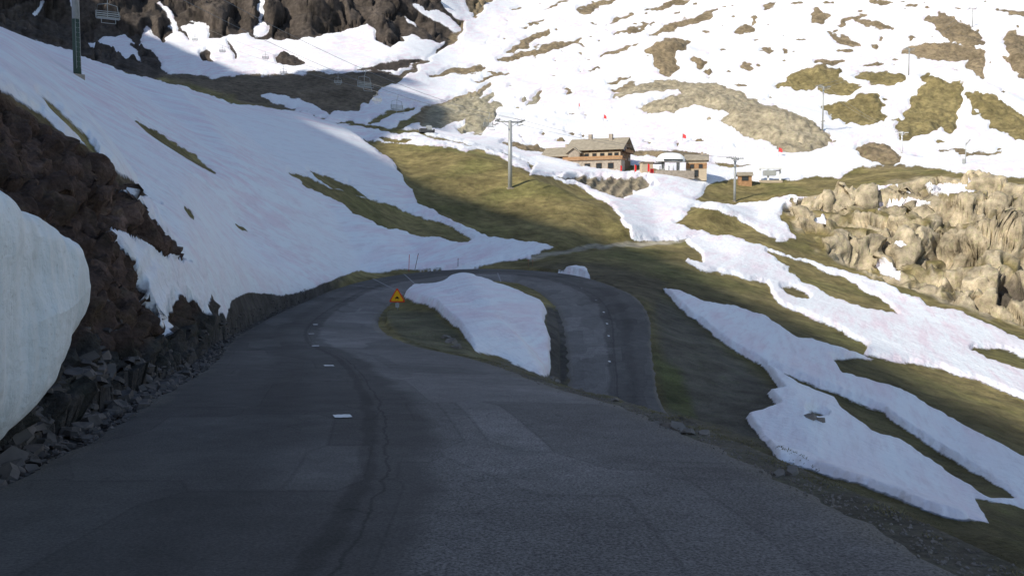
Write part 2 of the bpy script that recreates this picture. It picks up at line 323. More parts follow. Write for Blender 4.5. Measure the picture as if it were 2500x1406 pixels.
c3=perlin(XX/1.6,YY/1.6,ZZ/1.2)
disp+=(c1*3.2+b1*4.2+b2*1.0+c3*.3-.8)*mcl*(.06+.94*rockm)
for s in CAVES:
    disp-=sstep(-3,10,shp(s))*5*(Yg>110)*(Yg<235)
mf=(Yg>300)*sstep(1250,1150,Px)*sstep(0,14,-snow)*sstep(190,120,Py)
f1=np.abs(perlin(XX/30,YY/60,ZZ/110))*2; wf=perlin(XX/20,YY/20,ZZ/30)*.4
b1=blocks(mf,XX/20+wf,YY/30,ZZ/48+wf,.1); b2=blocks(mf,XX/8+wf,YY/14,ZZ/15,.1); f3=perlin(XX/5,YY/9,ZZ/8)
disp+=(f1*8+b1*6.5+b2*1.8+f3*1.4-2)*mf
mh=(Yg>280)*sstep(1000,1150,Px)*sstep(0,12,-snow)
disp+=(np.abs(perlin(XX/9,YY/9,ZZ/9))*2.6+np.abs(perlin(XX/3,YY/3,ZZ/3))*1.6)*mh
drib=shp([(1350,425),(1590,430),(1600,455),(1520,495),(1420,455)])
disp-=np.abs(np.sin((XX*1.0-YY*.25)*1.0+perlin(XX/4,YY/4)*1.2))*1.3*sstep(-2,8,drib)*(Yg>200)*(Yg<250)
disp=np.where(roadm,0,disp)
XX+=N[...,0]*disp;YY+=N[...,1]*disp;ZZ+=N[...,2]*disp
ZZ=np.where(roadm,ZR-.07,ZZ)
# smooth the cut bank beside the bend so it reads as a scree slope, not steps
mk0=(Yg>44)&(Yg<112)&(Xg<-11)&(~roadm); wgt=blur(mk0.astype(float),3,3)*(~roadm)
ZZ=ZZ*(1-wgt)+wgt*blur(ZZ,5,5)+wgt*bare*perlin(Xg/.8,Yg/.8)*.07
Z=ZZ.copy()
snow=np.where(~np.isnan(ZRin),-20,snow)
def h(x,y):
    x=np.atleast_1d(np.asarray(x,float));y=np.atleast_1d(np.asarray(y,float))
    fi=np.interp(np.log(np.maximum(y+OFF,1)),Vr,np.arange(NR)); fj=np.interp(x/(y+OFF),Bc,np.arange(NC))
    i=np.clip(fi.astype(int),0,NR-2);j=np.clip(fj.astype(int),0,NC-2);a=fi-i;b=fj-j
    return Z[i,j]*(1-a)*(1-b)+Z[i+1,j]*a*(1-b)+Z[i,j+1]*(1-a)*b+Z[i+1,j+1]*a*b
def hit(px,py):
    Ys=np.geomspace(4,1280,4000); x,_,z=U(px,py,1.0); r=h(x*Ys,Ys); k=np.argmax(z*Ys<r)
    return Vector((x*Ys[k],Ys[k],float(r[k])))
# ------------------------------------------------------------------ materials
def newmat(name):
    m=bpy.data.materials.new(name); m.use_nodes=True; nt=m.node_tree; b=nt.nodes['Principled BSDF']; b.inputs['Roughness'].default_value=.9
    b.inputs['Specular IOR Level'].default_value=.2
    return m,nt,b
def mth(nt,op,a,b=None,c=None,clamp=False):
    n=nt.nodes.new('ShaderNodeMath'); n.operation=op; n.use_clamp=clamp
    for i,v in enumerate((a,b,c)):
        if v is None: continue
        if isinstance(v,(int,float)): n.inputs[i].default_value=v
        else: nt.links.new(v,n.inputs[i])
    return n.outputs[0]
def noise(nt,vec,scale,detail=4,rough=.55):
    n=nt.nodes.new('ShaderNodeTexNoise'); n.inputs['Scale'].default_value=scale; n.inputs['Detail'].default_value=detail; n.inputs['Roughness'].default_value=rough
    if vec is not None: nt.links.new(vec,n.inputs['Vector'])
    return n.outputs['Fac']
def mapr(nt,v,a,b,c,d):
    n=nt.nodes.new('ShaderNodeMapRange'); nt.links.new(v,n.inputs[0])
    for i,q in enumerate((a,b,c,d)): n.inputs[i+1].default_value=q
    return n.outputs[0]
def mixc(nt,f,a,b,bt='MIX'):
    n=nt.nodes.new('ShaderNodeMix'); n.data_type='RGBA'; n.blend_type=bt
    for i,v in ((0,f),(6,a),(7,b)):
        if isinstance(v,(int,float)): n.inputs[i].default_value=v
        elif isinstance(v,tuple): n.inputs[i].default_value=v+(1,)
        else: nt.links.new(v,n.inputs[i])
    return n.outputs[2]
def gray(nt,k):
    comb=nt.nodes.new('ShaderNodeCombineColor')
    for i in range(3): nt.links.new(k,comb.inputs[i])
    return comb.outputs[0]
def plain(name,c,rough=.7,var=.15,scale=3,metal=0):
    m,nt,b=newmat(name); tc=nt.nodes.new('ShaderNodeTexCoord')
    n=noise(nt,tc.outputs['Object'],scale,5)
    k=mapr(nt,n,.25,.75,1-var,1+var)
    nt.links.new(mixc(nt,1.0,tuple(c),gray(nt,k),'MULTIPLY'),b.inputs['Base Color'])
    b.inputs['Roughness'].default_value=rough; b.inputs['Metallic'].default_value=metal
    return m
SNOWC=(.85,.87,.90)
def snow_color(nt,pos):
    mp=nt.nodes.new('ShaderNodeMapping'); mp.vector_type='TEXTURE'; mp.inputs['Rotation'].default_value=(0,0,math.radians(-20)); mp.inputs['Scale'].default_value=(1,9,1)
    nt.links.new(pos,mp.inputs['Vector'])
    s=noise(nt,mp.outputs[0],.55,6,.65); big=noise(nt,pos,.03,3)
    f=mth(nt,'MULTIPLY',mapr(nt,s,.42,.62,0,1),mapr(nt,big,.38,.58,.2,1))
    c=mixc(nt,f,SNOWC,(.82,.70,.76))
    s2=noise(nt,mp.outputs[0],2.2,6,.65)
    return mixc(nt,mapr(nt,s2,.5,.8,0,.5),c,(.58,.56,.59))
tm,nt,b=newmat('terrain_snow_rock_grass')
geo=nt.nodes.new('ShaderNodeNewGeometry'); pos=geo.outputs['Position']
ac=nt.nodes.new('ShaderNodeAttribute'); ac.attribute_name='Col'
asn=nt.nodes.new('ShaderNodeAttribute'); asn.attribute_name='snow'
nA=noise(nt,pos,.5,8,.65); nB=noise(nt,pos,9,6,.7); nC=noise(nt,pos,.09,6,.6)
k=mth(nt,'MULTIPLY',mapr(nt,nA,.3,.7,.5,1.45),mapr(nt,nB,.3,.7,.6,1.4)); k=mth(nt,'MULTIPLY',k,mapr(nt,nC,.3,.7,.65,1.3))
barec=mixc(nt,1.0,ac.outputs['Color'],gray(nt,k),'MULTIPLY')
gr=noise(nt,pos,1.3,5); barec=mixc(nt,mapr(nt,gr,.5,.7,0,.3),barec,mixc(nt,1.0,barec,(.8,1.1,.6),'MULTIPLY'))
sf=mth(nt,'ADD',asn.outputs['Fac'],mapr(nt,noise(nt,pos,3,5,.7),.2,.8,-1.6,1.6))
sf=mapr(nt,sf,-.7,.7,0,1)
nt.links.new(mixc(nt,sf,barec,snow_color(nt,pos)),b.inputs['Base Color'])
nt.links.new(mapr(nt,sf,0,1,.95,.6),b.inputs['Roughness'])
bp=nt.nodes.new('ShaderNodeBump'); bp.inputs['Strength'].default_value=.9
hb=mth(nt,'ADD',mth(nt,'MULTIPLY',nA,.6),mth(nt,'MULTIPLY',nB,.06))
hs=mth(nt,'ADD',mth(nt,'MULTIPLY',noise(nt,pos,2.0,5,.6),.14),mth(nt,'MULTIPLY',noise(nt,pos,.5,4,.6),.25))
hm=nt.nodes.new('ShaderNodeMix'); hm.data_type='FLOAT'; nt.links.new(sf,hm.inputs[0]); nt.links.new(hb,hm.inputs[2]); nt.links.new(hs,hm.inputs[3])
nt.links.new(hm.outputs[0],bp.inputs['Height']); bp.inputs['Distance'].default_value=1.0; nt.links.new(bp.outputs[0],b.inputs['Normal'])
swm,nt,b=newmat('snow_wall'); geo=nt.nodes.new('ShaderNodeNewGeometry'); pos=geo.outputs['Position']
mp=nt.nodes.new('ShaderNodeMapping'); mp.inputs['Scale'].default_value=(2,2,.45); nt.links.new(pos,mp.inputs[0])
v1=noise(nt,mp.outputs[0],1.3,5,.6); 
c=mixc(nt,mapr(nt,v1,.42,.68,0,.6),(.86,.885,.89),(.64,.67,.66)); c=mixc(nt,mapr(nt,noise(nt,pos,16,4),.62,.78,0,.6),c,(.45,.43,.39))
nt.links.new(c,b.inputs['Base Color']); b.inputs['Roughness'].default_value=.5
bp=nt.nodes.new('ShaderNodeBump'); bp.inputs['Distance'].default_value=.08; nt.links.new(mth(nt,'ADD',v1,mth(nt,'MULTIPLY',noise(nt,pos,5,6,.6),.6)),bp.inputs['Height']); nt.links.new(bp.outputs[0],b.inputs['Normal'])
# asphalt
am,nt,b=newmat('asphalt'); uv=nt.nodes.new('ShaderNodeUVMap'); uv.uv_map='UVMap'; geo=nt.nodes.new('ShaderNodeNewGeometry'); pos=geo.outputs['Position']
sx=nt.nodes.new('ShaderNodeSeparateXYZ'); nt.links.new(uv.outputs[0],sx.inputs[0]); u_=sx.outputs[0]; v_=sx.outputs[1]
wob=mapr(nt,noise(nt,pos,.35,4),.3,.7,-.03,.03); uw=mth(nt,'ADD',u_,wob)
big=noise(nt,pos,.18,5); med=noise(nt,pos,1.6,6,.65); grain=noise(nt,pos,38,3,.8)
val=mth(nt,'MULTIPLY',mapr(nt,big,.35,.65,.85,1.15),mapr(nt,med,.3,.7,.82,1.18))
mp=nt.nodes.new('ShaderNodeMapping'); mp.inputs['Scale'].default_value=(3.4,.17,1); nt.links.new(uv.outputs[0],mp.inputs[0])
vo=nt.nodes.new('ShaderNodeTexVoronoi'); vo.distance='CHEBYCHEV'; vo.inputs['Scale'].default_value=1.0; nt.links.new(mp.outputs[0],vo.inputs['Vector'])
sc_=nt.nodes.new('ShaderNodeSeparateColor'); nt.links.new(vo.outputs['Color'],sc_.inputs[0])
val=mth(nt,'MULTIPLY',val,mapr(nt,sc_.outputs[0],0,1,.78,1.16))
lane=mapr(nt,uw,.53,.56,0,1); gr2=mapr(nt,grain,.35,.7,.35,1.9)
val=mth(nt,'MULTIPLY',val,mapr(nt,lane,0,1,.80,1.32))
tr=mth(nt,'ABSOLUTE',mth(nt,'SUBTRACT',uw,.28)); val=mth(nt,'MULTIPLY',val,mapr(nt,tr,.03,.09,.82,1)) 
us_=mth(nt,'ADD',u_,mapr(nt,noise(nt,pos,.7,6,.7),.3,.7,-.010,.010))
jo=mth(nt,'ABSOLUTE',mth(nt,'SUBTRACT',us_,.452)); val=mth(nt,'MULTIPLY',val,mapr(nt,jo,.008,.016,.70,1))
jo=mth(nt,'ABSOLUTE',mth(nt,'SUBTRACT',us_,.478)); val=mth(nt,'MULTIPLY',val,mapr(nt,jo,.001,.003,.62,1))
ve=nt.nodes.new('ShaderNodeTexVoronoi'); ve.feature='DISTANCE_TO_EDGE'; ve.distance='EUCLIDEAN'; ve.inputs['Scale'].default_value=.9
wv=nt.nodes.new('ShaderNodeVectorMath'); wv.operation='ADD'; nn_=nt.nodes.new('ShaderNodeTexNoise'); nn_.inputs['Scale'].default_value=1.5; nn_.inputs['Detail'].default_value=5; nt.links.new(pos,nn_.inputs[0]); nt.links.new(pos,wv.inputs[0])
sc2=nt.nodes.new('ShaderNodeVectorMath'); sc2.operation='SCALE'; sc2.inputs[3].default_value=.5; nt.links.new(nn_.outputs['Color'],sc2.inputs[0]); nt.links.new(sc2.outputs[0],wv.inputs[1]); nt.links.new(wv.outputs[0],ve.inputs['Vector'])
crk=mapr(nt,ve.outputs['Distance'],.004,.016,.7,1); wherec=mapr(nt,noise(nt,pos,.25,3),.52,.6,0,1)
val=mth(nt,'MULTIPLY',val,mth(nt,'ADD',mth(nt,'MULTIPLY',mth(nt,'SUBTRACT',crk,1),wherec),1))
ve2=nt.nodes.new('ShaderNodeTexVoronoi'); ve2.feature='F2'; ve2.distance='CHEBYCHEV'; ve2.inputs['Scale'].default_value=1.0; nt.links.new(mp.outputs[0],ve2.inputs['Vector'])
ed=mth(nt,'SUBTRACT',ve2.outputs['Distance'],vo.outputs['Distance']); val=mth(nt,'MULTIPLY',val,mapr(nt,ed,.004,.016,.82,1))
grf=mapr(nt,lane,0,1,.5,1.0)
gg=mth(nt,'ADD',mth(nt,'MULTIPLY',mth(nt,'SUBTRACT',gr2,1),grf),1); val=mth(nt,'MULTIPLY',val,gg)
edge=mth(nt,'MAXIMUM',mapr(nt,uw,.04,.0,0,1),mapr(nt,uw,.93,1.0,0,1))
cc_=mixc(nt,1.0,(.132,.124,.118),gray(nt,val),'MULTIPLY'); cc_=mixc(nt,mth(nt,'MULTIPLY',edge,.7),cc_,mixc(nt,1.0,(.18,.16,.13),gray(nt,gr2),'MULTIPLY'))
nt.links.new(cc_,b.inputs['Base Color']); b.inputs['Roughness'].default_value=.85
bp=nt.nodes.new('ShaderNodeBump'); bp.inputs['Distance'].default_value=.012; nt.links.new(grain,bp.inputs['Height']); nt.links.new(bp.outputs[0],b.inputs['Normal'])
rockm_=plain('schist_rock',(.115,.10,.093),.85,.5,2.5)
ridgem=plain('ridge_rock',(.3,.28,.25),.9,.4,.02)
white=plain('white_road_paint',(.80,.80,.78),.7,.2,6)
steel=plain('galvanised_steel',(.40,.41,.40),.5,.15,2,.2)
green=plain('green_steel',(.06,.09,.07),.5,.15,2)
dark=plain('dark_metal',(.07,.07,.075),.5,.2,3)
cablem=plain('steel_cable',(.25,.25,.25),.5,.1,3)
timber=plain('larch_timber',(.33,.19,.10),.8,.3,2)
timberm=plain('weathered_timber',(.22,.14,.085),.8,.3,2)
timberd=plain('dark_timber',(.15,.09,.055),.8,.3,2)
stone=plain('stone_wall',(.34,.29,.24),.9,.3,1.5)
roofm=plain('stone_slate_roof',(.31,.27,.21),.85,.25,.8)
glass=plain('window_glass',(.03,.035,.04),.15,.1,1)
lightp=plain('pale_plaster',(.46,.38,.28),.85,.1,1)
whitep=plain('white_cladding',(.78,.79,.80),.5,.06,1)
redm=plain('red_plastic',(.62,.03,.03),.5,.1,3)
signred=plain('sign_border_red',(.75,.07,.02),.4,.04,3)
yel=plain('yellow_sign_face',(.9,.47,.02),.4,.04,3)
blackm=plain('black_paint',(.01,.01,.01),.5,.1,3)
pinkm=plain('piste_marker_red',(.7,.08,.08),.5,.1,3)
# ------------------------------------------------------------------ mesh helpers
def mk(name,V,Fs,mats,parent=None,mi=None,smooth=False):
    me=bpy.data.meshes.new(name); me.from_pydata([tuple(v) for v in V],[],Fs); 
    for m in (mats if isinstance(mats,list) else [mats]): me.materials.append(m)
    if mi is not None: me.polygons.foreach_set('material_index',mi)
    if smooth: me.shade_smooth()
    me.update(); o=bpy.data.objects.new(name,me); scene.collection.objects.link(o)
    if parent: o.parent=parent
    return o
def empty(name,loc,rz=0,sc=1):
    o=bpy.data.objects.new(name,None); o.location=loc; o.rotation_euler=(0,0,rz); o.scale=(sc,sc,sc); scene.collection.objects.link(o); return o
def box(name,x0,x1,y0,y1,z0,z1,mat,parent=None):
    V=[(x,y,z) for x in (x0,x1) for y in (y0,y1) for z in (z0,z1)]
    Fs=[(0,1,3,2),(4,6,7,5),(0,4,5,1),(2,3,7,6),(0,2,6,4),(1,5,7,3)]
    return mk(name,V,Fs,mat,parent)
def tube(name,pts,rad,mat,parent=None,n=8):
    pts=[Vector(p) for p in pts]; V=[];Fs=[]
    if not isinstance(rad,(list,tuple)): rad=[rad]*len(pts)
    for i,p in enumerate(pts):
        d=(pts[min(i+1,len(pts)-1)]-pts[max(i-1,0)]).normalized()
        ref=Vector((0,0,1)) if abs(d.z)<.9 else Vector((1,0,0)); a=d.cross(ref).normalized(); c=d.cross(a)
        for k in range(n): t=2*math.pi*k/n; V.append(p+(a*math.cos(t)+c*math.sin(t))*rad[i])
    for i in range(len(pts)-1):
        for k in range(n): Fs.append((i*n+k,i*n+(k+1)%n,(i+1)*n+(k+1)%n,(i+1)*n+k))
    Fs.append(tuple(range(n))[::-1]); Fs.append(tuple(range((len(pts)-1)*n,len(pts)*n)))
    return mk(name,V,Fs,mat,parent,smooth=True)
def gridmesh(name,X,Y,Zm,mat,cols=None,sn=None,uvs=None):
    nr,nc=X.shape; me=bpy.data.meshes.new(name); me.vertices.add(nr*nc)
    me.vertices.foreach_set('co',np.stack([X,Y,Zm],-1).astype(np.float32).ravel())
    i=np.arange(nr*nc).reshape(nr,nc); q=np.stack([i[:-1,:-1],i[:-1,1:],i[1:,1:],i[1:,:-1]],-1).reshape(-1,4)
    me.loops.add(q.size); me.polygons.add(len(q)); me.loops.foreach_set('vertex_index',q.ravel().astype(np.int32))
    me.polygons.foreach_set('loop_start',np.arange(0,q.size,4,dtype=np.int32))
    me.update(calc_edges=True); me.materials.append(mat); me.shade_smooth()
    if cols is not None:
        a=me.attributes.new('Col','FLOAT_COLOR','POINT'); a.data.foreach_set('color',np.concatenate([cols,np.ones(cols.shape[:2]+(1,))],-1).astype(np.float32).ravel())
    if sn is not None:
        a=me.attributes.new('snow','FLOAT','POINT'); a.data.foreach_set('value',sn.astype(np.float32).ravel())
    if uvs is not None:
        l=me.uv_layers.new(name='UVMap'); l.data.foreach_set('uv',uvs.reshape(-1,2)[q.ravel()].astype(np.float32).ravel())
    o=bpy.data.objects.new(name,me); scene.collection.objects.link(o); return o
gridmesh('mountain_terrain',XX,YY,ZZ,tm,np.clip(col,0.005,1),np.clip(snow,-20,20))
Ls=catmull(A[:,0],24); Rs=catmull(A[:,1],24); nu=40
us=np.linspace(0,1,nu); cen=(Ls+Rs)/2; sl=np.concatenate([[0],np.cumsum(np.linalg.norm(np.diff(cen,axis=0),axis=1))])
eL=perlin(sl/1.3,sl*0)*.18+perlin(sl/.4,sl*0+5)*.06; eR=perlin(sl/1.3,sl*0+9)*.25+perlin(sl/.4,sl*0+15)*.08
wd=np.linalg.norm(Rs-Ls,axis=1); 
uu=us[None,:]+ (eL/wd)[:,None]*(us[None,:]==0)+(eR/wd)[:,None]*(us[None,:]==1)
RP=Ls[:,None,:]*(1-uu[...,None])+Rs[:,None,:]*uu[...,None]
crown=.05*(1-(2*us-1)**2)[None,:]
RZ=RP[...,2]+crown+.008*perlin(RP[...,0]/2,RP[...,1]/2)
RZ[:,0]-=.06; RZ[:,-1]-=.06
gridmesh('asphalt_road',RP[...,0],RP[...,1],RZ,am,uvs=np.stack([uu,np.repeat(sl[:,None],nu,1)],-1))
rx,ry,rz=RP[...,0].ravel(),RP[...,1].ravel(),RZ.ravel()
def roadz(x,y):
    d=(rx-x)**2+(ry-y)**2; k=np.argpartition(d,6)[:6]; w_=1/(d[k]+.001); return float((rz[k]*w_).sum()/w_.sum())
def strip(name,p0,p1,wd_,mat,n=6,lift=.015):
    p0=Vector(p0);p1=Vector(p1); d=(p1-p0).normalized(); s=Vector((-d.y,d.x))*wd_/2; V=[];Fs=[]
    for i in range(n+1):
        c=p0.lerp(p1,i/n); j=random.uniform(.8,1.05)
        for q in (c-s*j,c+s*j): V.append((q.x,q.y,roadz(q.x,q.y)+lift))
    for i in range(n): Fs.append((2*i,2*i+1,2*i+3,2*i+2)[::-1])
    return mk(name,V,Fs,mat)
def rp(px,py):
    Ys=np.geomspace(5,140,900); x,_,z=U(px,py,1.0)
    r=h(x*Ys,Ys)+.07; k=np.argmax(z*Ys<r); return (x*Ys[k],Ys[k])
mk_=empty('road_markings',(0,0,0))
for (px,py,l) in [(836,1025,.42),(803,897,.5),(770,848,.5),(760,818,.5),(770,795,.5)]:
    x,y=rp(px,py); o=strip('dash',(x-.13,y-.03),(x+.13,y+.05),l,white); o.parent=mk_
fade=plain('worn_road_paint',(.27,.27,.27),.8,.3,4)
for (px,py) in [(1272,694),(1340,700),(1420,705),(1455,735),(1474,765),(1482,793),(1486,822),(1488,885)]:
    x,y=rp(px,py); o=strip('dash',(x-.08,y),(x+.08,y+.02),.4,white if py>760 else fade); o.parent=mk_
for a_,b_ in [((850,697),(985,711)),((795,726),(870,727)),((905,672),(1050,700)),((985,668),(1070,690)),((1215,668),(1240,700))]:
    o=strip('line',rp(*a_),rp(*b_),.16,fade,24); o.parent=mk_
ring=[(12.0,-5.95,-.50,-1.1,.5),(11.85,-5.70,-.26,-1.25,1.0),(11.6,-5.54,-.12,-1.42,1.6),(11.3,-5.45,-.06,-1.65,2.2),(10.9,-5.40,.06,-1.95,2.6),(10.4,-5.36,.24,-2.25,3),(9.5,-5.33,.5,-2.65,3),(8,-5.2,.72,-2.6,3),(5,-5.0,.9,-2.2,3),(2,-4.9,1.0,-1.9,3),(-2,-4.9,1.0,-1.5,3)]
R=np.array(ring); ns=160; S=np.concatenate([np.linspace(0,7,120),np.linspace(7.1,10,40)]); Rr=np.stack([np.interp(S,range(len(ring)),R[:,k]) for k in range(5)],-1)
na=140; th=np.linspace(0,2*np.pi,na)
SX=np.zeros((ns,na));SY=SX.copy();SZ=SX.copy()
for i,(y,xf,zt,zb,dp) in enumerate(Rr):
    ca,sa=np.cos(th),np.sin(th); e=.36
    ex=np.sign(ca)*np.abs(ca)**e; ez=np.sign(sa)*np.abs(sa)**e
    SX[i]=xf-dp/2+ex*dp/2-.30*np.clip(-ez,0,1)**2; SZ[i]=(zt+zb)/2+ez*(zt-zb)/2+ np.clip(-ex,0,1)*.5*(dp/3); SY[i]=y
dn=perlin(SX/.9,SY/.9,SZ/1.2)*.14+perlin(SX/.3,SY/.22,SZ/.9)*.06+perlin(SX/.1,SY/.1,SZ/.2)*.015
SX+=dn; SZ+=dn*.4
o=gridmesh('snow_wall',SX,SY,SZ,swm)
# ------------------------------------------------------------------ rubble
V=[];Fs=[]
def slab(c,s,flat):
    n=random.randint(5,7); rot=Matrix.Rotation(random.uniform(0,6.28),3,'Z')@Matrix.Rotation(random.gauss(0,.35),3,'X')@Matrix.Rotation(random.gauss(0,.35),3,'Y')
    base=len(V); el=random.uniform(.45,.9)
    rr=[random.uniform(.65,1.1) for _ in range(n)]
    for zf,sc__ in ((-flat,1.0),(flat,random.uniform(.7,.95))):
        for k in range(n):
            t=6.283*k/n; V.append(c+rot@Vector((math.cos(t)*s*rr[k]*sc__,math.sin(t)*s*rr[k]*el*sc__,zf*s+random.uniform(-.08,.08)*s)))
    Fs.append(tuple(range(base,base+n))[::-1]); Fs.append(tuple(range(base+n,base+2*n)))
    for k in range(n): Fs.append((base+k,base+(k+1)%n,base+n+(k+1)%n,base+n+k))
for i in range(4200):
    t=random.random()**1.5; y=4+t*76; xl=float(np.interp(y,LE[:33,1],LE[:33,0])); zl=float(np.interp(y,LE[:33,1],LE[:33,2]))
    off=min(abs(random.gauss(0,.9)),1.9)*float(np.interp(y,[0,16,24,40],[1,1,.6,.45])); x=xl+.12-off
    s=random.choice([.04,.06,.06,.09,.09,.13,.18])*random.uniform(.7,1.3)*(1.3 if off>.4 and y<20 else .8)
    z=float(h(x,y)[0])
    if y>26 and z>zl+.9: continue
    slab(Vector((x,y,z+s*.2+.03)),s,random.uniform(.12,.3))
for (px,py,s) in [(190,1040,.33),(290,985,.3),(420,940,.22),(100,1040,.22),(340,900,.3),(450,900,.25)]:
    p=hit(px,py); slab(p+Vector((0,0,.05)),s,.3)
mk('rubble',V,Fs,rockm_)
V=[];Fs=[]
for (px,py,s) in [(1600,1043,.16),(1630,1046,.2),(1655,1052,.2),(1680,1060,.15),(1610,1038,.1),(1905,1160,.1),(1935,1158,.16),(1345,925,.3),(1360,932,.25),(1100,838,.5),(1115,850,.4),(1090,825,.35),(1975,1020,.5),(2000,1026,.45),(1420,955,.08),(1500,980,.1),(1720,1062,.12)]:
    p=hit(px,py); slab(p+Vector((0,0,.02)),s,.3)
for i in range(2500):
    y=3+random.random()**1.5*28; xr=float(np.interp(y,RE[:25,1],RE[:25,0])); x=xr+max(-.5,min(.6,random.gauss(.2,.25))); s=random.uniform(.008,.024)
    slab(Vector((x,y,float(h(x,y)[0])+.07*(x<xr)+.003)),s,.4)
mk('loose_stones',V,Fs,plain('grey_stones',(.20,.18,.16),.9,.4,3))
V=[];Fs=[]
for i in range(24000):
    y=3+random.random()**1.4*40; xr=float(np.interp(y,RE[:28,1],RE[:28,0])); x=xr+.3+min(abs(random.gauss(0,.4)),.75)
    dn_=float(perlin(np.array([x/.7]),np.array([y/.7]))[0])
    if dn_<-.05: continue
    z=float(h(x,y)[0])-.01; L=random.uniform(.01,.03)*(1+1.2*max(dn_,0)); a=random.uniform(0,6.28); w_=.004+.003*random.random()+y*.0003
    dx,dy=math.cos(a)*w_,math.sin(a)*w_; lx,ly=random.gauss(0,.9)*L,random.gauss(0,.9)*L
    b0=len(V); V+= [(x-dx,y-dy,z),(x+dx,y+dy,z),(x+lx,y+ly,z+L)]; Fs.append((b0,b0+1,b0+2))
mk('verge_grass',V,Fs,plain('dry_grass',(.20,.175,.09),.9,.4,2))
# ------------------------------------------------------------------ warning sign
p=hit(970,757); sg=empty('traffic_sign',p,math.radians(-6))
def tri(name,r,y,mat,t=.02):
    pts=[]
    for k in range(3):
        a=math.pi/2+k*2*math.pi/3
        for da in (-.09,0,.09): 
            rr=r*(.96 if da==0 else .93) ; pts.append((rr*math.cos(a+da),rr*math.sin(a+da)))
    m=len(pts); zc=.95
    V=[(x,y-t/2,zc+z) for x,z in pts]+[(x,y+t/2,zc+z) for x,z in pts]
    Fs=[tuple(range(m)),tuple(range(m,2*m))[::-1]]+[(k,k+m,(k+1)%m+m,(k+1)%m) for k in range(m)]
    return mk(name,V,Fs,mat,sg)
tri('border',.68,0,signred); tri('face',.53,-.025,yel,.02)
def flat(name,pts,y,mat,parent):
    return mk(name,[(a,y,c) for a,c in pts],[tuple(range(len(pts)))],mat,parent)
ca=[(-.17,.86),(-.16,.94),(-.09,.96),(-.05,1.05),(.07,1.03),(.10,.94),(.17,.91),(.16,.84)]
flat('car_symbol',[(x*.9,z*.8+.17) for x,z in ca],-.038,blackm,sg)
flat('skid_mark_1',[(-.2,.74),(-.17,.74),(-.08,.79),(-.12,.84),(-.14,.84),(-.11,.79)],-.038,blackm,sg)
flat('skid_mark_2',[(.0,.74),(.03,.74),(.12,.79),(.08,.84),(.06,.84),(.09,.79)],-.038,blackm,sg)
tube('post',[(0,.03,-.2),(0,.03,1.1)],.03,steel,sg); box('lower_plate',-.14,.14,-.01,.01,.18,.52,steel,sg)
for (px,py,hh,tl,c) in [(998,662,2.2,.15,redm),(1012,660,2.2,.9,timberd),(1118,652,1.1,.05,dark),(1290,652,1.1,.0,timber),(1300,650,.9,.1,timber)]:
    p=hit(px,py); e_=empty('snow_stake',p); tube('pole',[(0,0,-.2),(tl*.6,0,hh)],.04,c,e_,6); tube('reflective_band',[(tl*.6*.8,0,hh*.8),(tl*.6*.9,0,hh*.9)],.047,redm,e_,6)
# ------------------------------------------------------------------ lift pylons
def pylon(px,Y,base_py,hgt,r,arm,mat,low=None,yaw=0):
    x,y,_=U(px,base_py,Y); z=float(h(x,y)[0]); e_=empty('ski_lift_pylon',(x,y,z),yaw)
    if low: tube('mast_base',[(0,0,-1),(0,0,low)],[r*1.1,r*1.06],green,e_,16); tube('mast',[(0,0,low),(0,0,hgt)],[r,r*.8],mat,e_,16)
    else: tube('mast',[(0,0,-1),(0,0,hgt)],[r,r*.75],mat,e_,14)
    tube('crossarm',[(-arm,0,hgt-.3),(arm,0,hgt-.3)],.14,mat,e_,8)
    box('footing',-r*1.5,r*1.5,-r*1.5,r*1.5,-1,.08,stone,e_)
    for s in (-1,1):
        box('sheave_frame',s*arm-.10,s*arm+.10,-1.4,1.4,hgt-.22,hgt-.05,mat,e_)
        for k in range(5): tube('sheave',[(s*arm-.08,-1.2+k*.6,hgt-.05),(s*arm+.08,-1.2+k*.6,hgt-.05)],.17,dark,e_,8)
        tube('arm_brace',[(0,0,hgt-1.4),(s*arm*.7,0,hgt-.35)],.06,mat,e_,6)
        box('service_platform',s*arm-.5,s*arm-.1,-1.2,1.2,hgt-.9,hgt-.84,steel,e_)
        tube('platform_rail',[(s*arm-.5,-1.2,hgt-.85),(s*arm-.5,-1.2,hgt+.2),(s*arm-.5,1.2,hgt+.2),(s*arm-.5,1.2,hgt-.85)],.03,steel,e_,4)
    for k in range(int((hgt-1)/.45)): tube('ladder_rung',[(r*1.0,-.2,.8+k*.45),(r*1.0,.2,.8+k*.45)],.02,steel,e_,4)
    tube('ladder_rail',[(r+.02,-.2,.6),(r+.02,-.2,hgt-.5)],.025,steel,e_,4)
    tube('ladder_rail',[(r+.02,.2,.6),(r+.02,.2,hgt-.5)],.025,steel,e_,4)
    M_=Matrix.Translation((x,y,z))@Matrix.Rotation(yaw,4,'Z')
    return [M_@Vector((-arm,0,hgt+.15)),M_@Vector((arm,0,hgt+.15))]
P0=pylon(190,85,210,13.5,.32,2.6,steel,5.2,math.radians(-40))
P1=pylon(1245,178,413,13.4,.42,2.6,steel,None,math.radians(20))
P2=pylon(1793,238,490,11.5,.34,2.2,steel,None,math.radians(50))
P3=pylon(2007,325,348,16,.32,2.4,steel,None,math.radians(35))
P4=pylon(2218,420,180,14,.3,2.2,steel,None,math.radians(30))
P5=pylon(2374,580,50,12,.3,2.2,steel)
P6=pylon(2200,300,398,7,.28,1.6,whitep,None,math.radians(35))
def sag(a,b,s,n=16): return [a.lerp(b,t/n)-Vector((0,0,s*4*(t/n)*(1-t/n))) for t in range(n+1)]
cb=empty('lift_cables',(0,0,0))
back=[U(-300,-500,60),U(-200,-450,62)]
